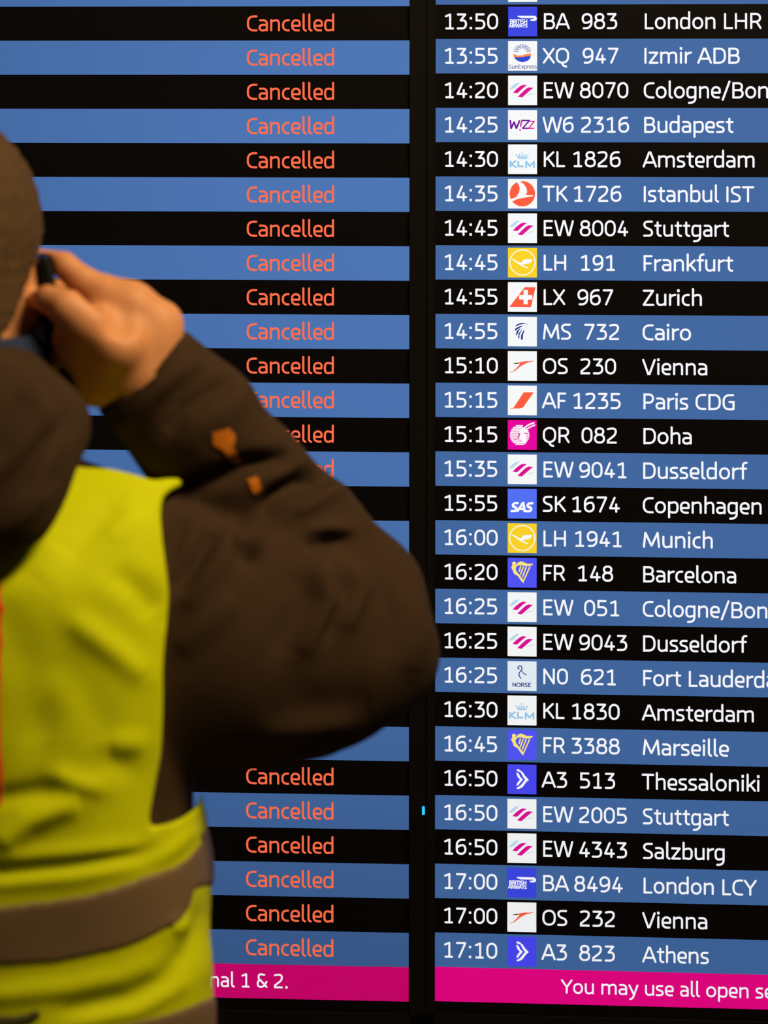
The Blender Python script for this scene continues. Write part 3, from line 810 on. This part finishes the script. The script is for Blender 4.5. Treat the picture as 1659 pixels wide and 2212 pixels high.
# right sleeve: baggy upper arm, bent elbow, forearm back up to the cuff
def SP(u, v, Y, rpx): return (W(u, v, Y), rpx/F*Y)
j.chain([SP(330, 1255, 1.48, 180), SP(400, 1375, 1.485, 262), SP(560, 1385, 1.51, 258), SP(690, 1388, 1.54, 232), SP(800, 1408, 1.565, 138)], .02, .62)
j.chain([SP(805, 1405, 1.57, 136), SP(765, 1300, 1.565, 150), SP(645, 1170, 1.545, 148), SP(520, 1040, 1.53, 140), SP(415, 912, 1.515, 140), SP(345, 845, 1.51, 126), SP(262, 745, 1.505, 116)], .012, .85)
ax = (W(262, 745, 1.505)-W(415, 912, 1.515)).normalized()
cc = W(304, 797, 1.507)
def cuffcut(X, Y, Z):
    pl = -((X-cc.x)*ax.x+(Y-cc.y)*ax.y+(Z-cc.z)*ax.z)      # negative beyond the cuff
    ball = np.sqrt((X-cc.x)**2+(Y-cc.y)**2+(Z-cc.z)**2)-.10
    return np.maximum(pl, ball)
j.cut(cuffcut, keep=False)
j.cap(cc-ax*.03, cc+ax*.03, .037, .040, .004, sub=True)
# collar stand of the jacket
j.cap(W(-100, 900, 1.475), W(-100, 985, 1.475), .073, .085, .02)
S_folds = [
 ([(511, 822), (456, 845), (397, 886), (360, 936)], 17, -.0075), ([(560, 800), (500, 870), (420, 930), (395, 975)], 30, .004),
 ([(625, 985), (539, 1001), (484, 1028), (392, 1055)], 17, -.016), ([(718, 1020), (658, 1037), (600, 1075), (562, 1115)], 20, -.016),
 ([(745, 1050), (690, 1075), (640, 1110)], 18, .006),
 ([(528, 1160), (534, 1185), (545, 1210)], 20, -.014), ([(663, 1177), (705, 1168), (750, 1166)], 13, -.009), ([(650, 1150), (700, 1142), (760, 1145)], 16, .005),
 ([(461, 1150), (425, 1215), (383, 1275)], 18, -.008), ([(505, 1140), (470, 1220), (400, 1310)], 20, .006), ([(400, 1120), (378, 1170), (362, 1220)], 16, -.005),
 ([(500, 1290), (440, 1350), (380, 1400)], 30, .005),
 ([(755, 1220), (778, 1275), (745, 1360)], 19, .007), ([(690, 1220), (712, 1298), (650, 1410)], 23, .0075), ([(735, 1240), (745, 1300), (705, 1380)], 17, -.004),
 ([(650, 1240), (655, 1310), (600, 1410)], 28, -.004), ([(820, 1250), (850, 1330), (830, 1420)], 28, -.004), ([(880, 1270), (905, 1360), (890, 1450)], 22, .004),
 ([(420, 775), (330, 850), (255, 925)], 14, .004), ([(450, 800), (350, 880), (290, 950)], 14, -.004),
 ([(620, 1500), (700, 1530), (800, 1510)], 42, -.0025), ([(560, 1580), (660, 1570), (760, 1560)], 24, .005),
]
j.mesh('jacket', O, m_jack, person, disp=folds(S_folds, 1.15, 1.12, wob=.0006), smooth=2)
jacket = bpy.data.objects['jacket']

hd = Field(HC+Vector((-.20, -.24, -.36)), HC+Vector((.22, .10, -.03)), 0.0035)
hd.ell(W(-95, 872, 1.44), (.074, .074, .050), .02)
hd.ell(W(-75, 985, 1.385), (.078, .050, .084), .03)
hd.cap(W(5, 815, 1.45), W(104, 918, 1.43), .022, .024, .03); hd.cap(W(104, 918, 1.43), W(40, 1100, 1.375), .024, .020, .03)
hd.cap(W(-220, 800, 1.45), W(-280, 905, 1.42), .022, .025, .03); hd.cap(W(-280, 905, 1.42), W(-200, 1120, 1.375), .025, .020, .03)
hd.ell(W(-105, 760, 1.49), (.070, .070, .060), .02, sub=True)
hd.mesh('hood', O, m_jack, jacket, disp=folds([([(150, 900), (60, 1010), (-40, 1120)], 22, -.006), ([(60, 860), (0, 960), (-80, 1010)], 28, -.006),
    ([(110, 1060), (30, 1130), (-60, 1170)], 20, .005), ([(40, 780), (90, 860), (140, 960)], 24, .003), ([(120, 960), (70, 1060), (0, 1120)], 18, .004)], wob=.0006), label='folded down hood of the jacket')

# --- vest
vt = [(0.93, TX, TY, .197, .133), (1.02, TX, TY, .196, .131), (1.14, TX, TY, .193, .128), (1.22, TX, TY, .190, .128), (1.36, TX, TY, .190, .127),
      (1.43, TX, TY, .186, .118), (1.466, TX, TY, .182, .098), (1.488, TX, TY, .178, .068), (1.506, TX, TY, .170, .028)]
OUT = [(-700, 2500), (-660, 1800), (-470, 1760), (-470, 1400), (-480, 1060), (-340, 1012), (-200, 990), (0, 985), (190, 1014), (235, 1017), (285, 1030), (330, 1043), (362, 1038), (388, 1036), (392, 1047),
       (362, 1060), (347, 1078), (345, 1110), (353, 1190), (364, 1290), (362, 1340), (352, 1450), (349, 1560), (347, 1640), (338, 1700), (328, 1750), (321, 1786), (356, 1779),
       (390, 1766), (415, 1750), (430, 1732), (437, 1712), (446, 1765), (447, 1800), (458, 1870), (468, 1960), (470, 2050), (465, 2130), (466, 2500)]
V_folds = [
 ([(247, 1236), (300, 1275), (336, 1325)], 24, -.0075), ([(152, 1335), (247, 1408), (310, 1460)], 24, .0085), ([(120, 1420), (190, 1500), (230, 1600)], 34, -.004),
 ([(114, 1672), (165, 1690), (225, 1706)], 18, .007), ([(0, 1725), (60, 1715), (115, 1705)], 16, -.006), ([(15, 1812), (60, 1775), (120, 1748), (170, 1735)], 22, .011),
 ([(60, 1560), (120, 1590)], 60, -.005), ([(240, 1610), (315, 1605)], 20, .005), ([(225, 1640), (290, 1670)], 22, -.004),
 ([(250, 1090), (190, 1150), (150, 1200)], 20, -.0045), ([(300, 1110), (230, 1160)], 20, .004), ([(130, 1180), (80, 1250)], 26, .004),
 ([(0, 1882), (150, 1868), (290, 1848), (330, 1835)], 11, -.005), ([(0, 1855), (150, 1840), (300, 1822)], 14, .004), ([(0, 1910), (160, 1895), (300, 1868)], 12, .003),
 ([(330, 1860), (380, 1830), (425, 1790)], 12, .004),
 ([(0, 2150), (150, 2135), (260, 2110), (330, 2080)], 18, .005), ([(130, 2190), (280, 2160), (350, 2120), (390, 2060)], 18, -.006), ([(150, 2212), (300, 2180), (400, 2120)], 14, .005),
 ([(370, 2010), (405, 1990)], 16, .006), ([(395, 2080), (425, 2010), (440, 1960)], 16, -.007), ([(440, 2120), (458, 2040)], 14, .005),
 ([(0, 1330), (60, 1450), (80, 1600)], 40, -.004),
]
def vest_field(lo, hi, grow, h=.003):
    v = Field(lo, hi, h); v.loft(vt, .01, grow, 2.6)
    return v
vlo, vhi = (TX-.235, 1.32, .955), (TX+.235, 1.66, 1.53)
v = vest_field(vlo, vhi, 0.0)
v.cut(polydist(OUT))
vd = folds(V_folds, .62, 1.3, wob=.0008)
vest = v.mesh('safety_vest', O, m_vest, person, disp=vd, smooth=2, label='fluorescent yellow safety vest')
BAND1 = [(-740, 2010), (-300, 1985), (0, 1959), (94, 1948), (188, 1935), (251, 1918), (313, 1896), (376, 1874), (407, 1854), (433, 1822), (439, 1791), (480, 1785),
         (480, 1908), (455, 1910), (420, 1919), (411, 1957), (395, 1976), (360, 2001), (313, 2029), (266, 2048), (204, 2064), (125, 2081), (0, 2087), (-300, 2100), (-740, 2120)]
BAND2 = [(-740, 2270), (0, 2245), (150, 2228), (266, 2212), (345, 2195), (407, 2176), (461, 2155), (490, 2150), (490, 2275), (400, 2300), (0, 2370), (-740, 2385)]
for poly, lab in ((BAND1, 'upper grey reflective band'), (BAND2, 'lower grey reflective band')):
    zz = [CAMZ-(q[1]-VH)/F*1.42 for q in poly]
    bf = vest_field((vlo[0], vlo[1], max(.96, CAMZ-(max(q[1] for q in poly)-VH)/F*1.62-.01)), (vhi[0], vhi[1], CAMZ-(min(q[1] for q in poly)-VH)/F*1.34+.02), .0020, .0016)
    bf.cut(polydist(poly)); bf.cut(polydist([(x+(3 if x > 400 else 0), y) for x, y in OUT]))
    bf.mesh('reflective_band', O, m_band, vest, disp=vd, smooth=7, label=lab)
def patch(name, poly, mat, parent, grow, **props):
    pf = vest_field((vlo[0], vlo[1], max(.96, CAMZ-(max(q[1] for q in poly)-VH)/F*1.45-.02)), (vhi[0], TY, CAMZ-(min(q[1] for q in poly)-VH)/F*1.34+.02), grow)
    pf.cut(polydist(poly)); return pf.mesh(name, O, mat, parent, disp=vd, smooth=1, **props)
patch('back_print', [(-240, 1245), (-20, 1235), (3, 1240), (5, 1500), (9, 1742), (0, 1752), (-240, 1760)], m_red2, vest, .0018, label='red panel printed on the back of the vest')
patch('chest_print', [(-60, 2196), (30, 2192), (62, 2184), (88, 2182), (92, 2196), (70, 2212), (-60, 2240)], m_dkp, vest, .002, label='dark smudged print below the upper band')

# --- orange marks on the sleeve, laid on the jacket by casting onto its surface
from mathutils.bvhtree import BVHTree
jm = jacket.data
bvh = BVHTree.FromPolygons([vv.co.copy() for vv in jm.vertices], [tuple(p_.vertices) for p_ in jm.polygons])
org = Vector((0, 0, CAMZ))-Vector(O)
def sleeve_mark(poly, mat, lab, step=7):
    us = [p_[0] for p_ in poly]; v_s = [p_[1] for p_ in poly]
    def inside(x, y):
        r = False
        for (x0, y0), (x1, y1) in zip(poly, poly[1:]+poly[:1]):
            if (y0 > y) != (y1 > y) and x < (x1-x0)*(y-y0)/(y1-y0)+x0: r = not r
        return r
    bm = bmesh.new(); cache = {}
    def vert(u_, w_):
        if (u_, w_) not in cache:
            d = (W(u_, w_, 1.5)-Vector((0, 0, CAMZ))).normalized(); hit, nn, _, _ = bvh.ray_cast(org, d)
            cache[(u_, w_)] = bm.verts.new(hit - d*.0016) if hit else None
        return cache[(u_, w_)]
    for a in range(int(min(us)), int(max(us))+1, step):
        for c_ in range(int(min(v_s)), int(max(v_s))+1, step):
            if inside(a+step/2, c_+step/2):
                q = [vert(a, c_), vert(a, c_+step), vert(a+step, c_+step), vert(a+step, c_)]
                if all(q): bm.faces.new(q)
    me = bpy.data.meshes.new('sleeve_print'); bm.normal_update(); bm.to_mesh(me); bm.free()
    link('sleeve_print', me, mat, jacket, label=lab)
sleeve_mark([(460, 935), (495, 925), (508, 940), (505, 968), (492, 978), (462, 962)], m_org, 'square orange mark on the sleeve', 4)
sleeve_mark([(483, 972), (500, 968), (512, 980), (524, 1000), (512, 1004), (494, 990)], m_org, 'slanted orange mark on the sleeve', 4)
sleeve_mark([(536, 1036), (556, 1030), (566, 1056), (556, 1066), (544, 1062)], m_org, 'small lower orange mark on the sleeve', 4)

# --- trousers and shoes, below the frame
t = Field((TX-.24, 1.30, .06), (TX+.24, 1.70, 1.02), .006)
t.loft([(.84, TX, TY, .165, .11), (.93, TX, TY, .172, .112), (1.0, TX, TY, .165, .108)], .03)
for sx in (-1, 1):
    t.chain([(Vector((TX+sx*.088, TY, .88)), .098), (Vector((TX+sx*.097, TY+.01, .49)), .070), (Vector((TX+sx*.10, TY-.01, .14)), .060)], .03)
t.mesh('trousers', O, m_trou, person, smooth=2)
for sx in (-1, 1):
    x = TX+sx*.10; y = TY
    s_ = Field((x-.07, y-.12, .0), (x+.07, y+.23, .14), .004)
    s_.cap((x, y-.03, .05), (x, y+.13, .034), .042, .036, .02); s_.cap((x, y-.01, .10), (x, y-.01, .05), .045, .045, .02)
    s_.cut(lambda X, Y, Z: (.012-Z)+0*X+0*Y)
    so = s_.mesh('shoe', O, m_shoe, person)
    bm = bmesh.new(); vs1 = [bm.verts.new((x-O[0]+.044*math.cos(a), y-O[1]+.05+.128*math.sin(a), .001)) for a in [2*math.pi*k/24 for k in range(24)]]
    f_ = bm.faces.new(vs1); r = bmesh.ops.extrude_face_region(bm, geom=[f_]); bmesh.ops.translate(bm, verts=[g for g in r['geom'] if isinstance(g, bmesh.types.BMVert)], vec=(0, 0, .015))
    bmesh.ops.recalc_face_normals(bm, faces=bm.faces); me = bpy.data.meshes.new('sole'); bm.to_mesh(me); bm.free(); link('sole', me, m_sole, so)

# ------------------------------------------------------------------ phone held against the ear
m_ph = surf('phone_black', (0.006, 0.006, 0.007), 0.35, 0.4, 0.1)
m_phs = surf('phone_glass', (0.004, 0.004, 0.005), 0.08, 0.5, 0.1)
ph = empty('phone', label='black phone pressed to the ear inside the cupped hand', category='phone'); ph.matrix_world = PM
box('case', -.0045, .0045, -.034, .034, -.052, .052, m_ph, ph, .0035)
box('display_glass', -.0052, -.0046, -.031, .031, -.049, .049, m_phs, ph)
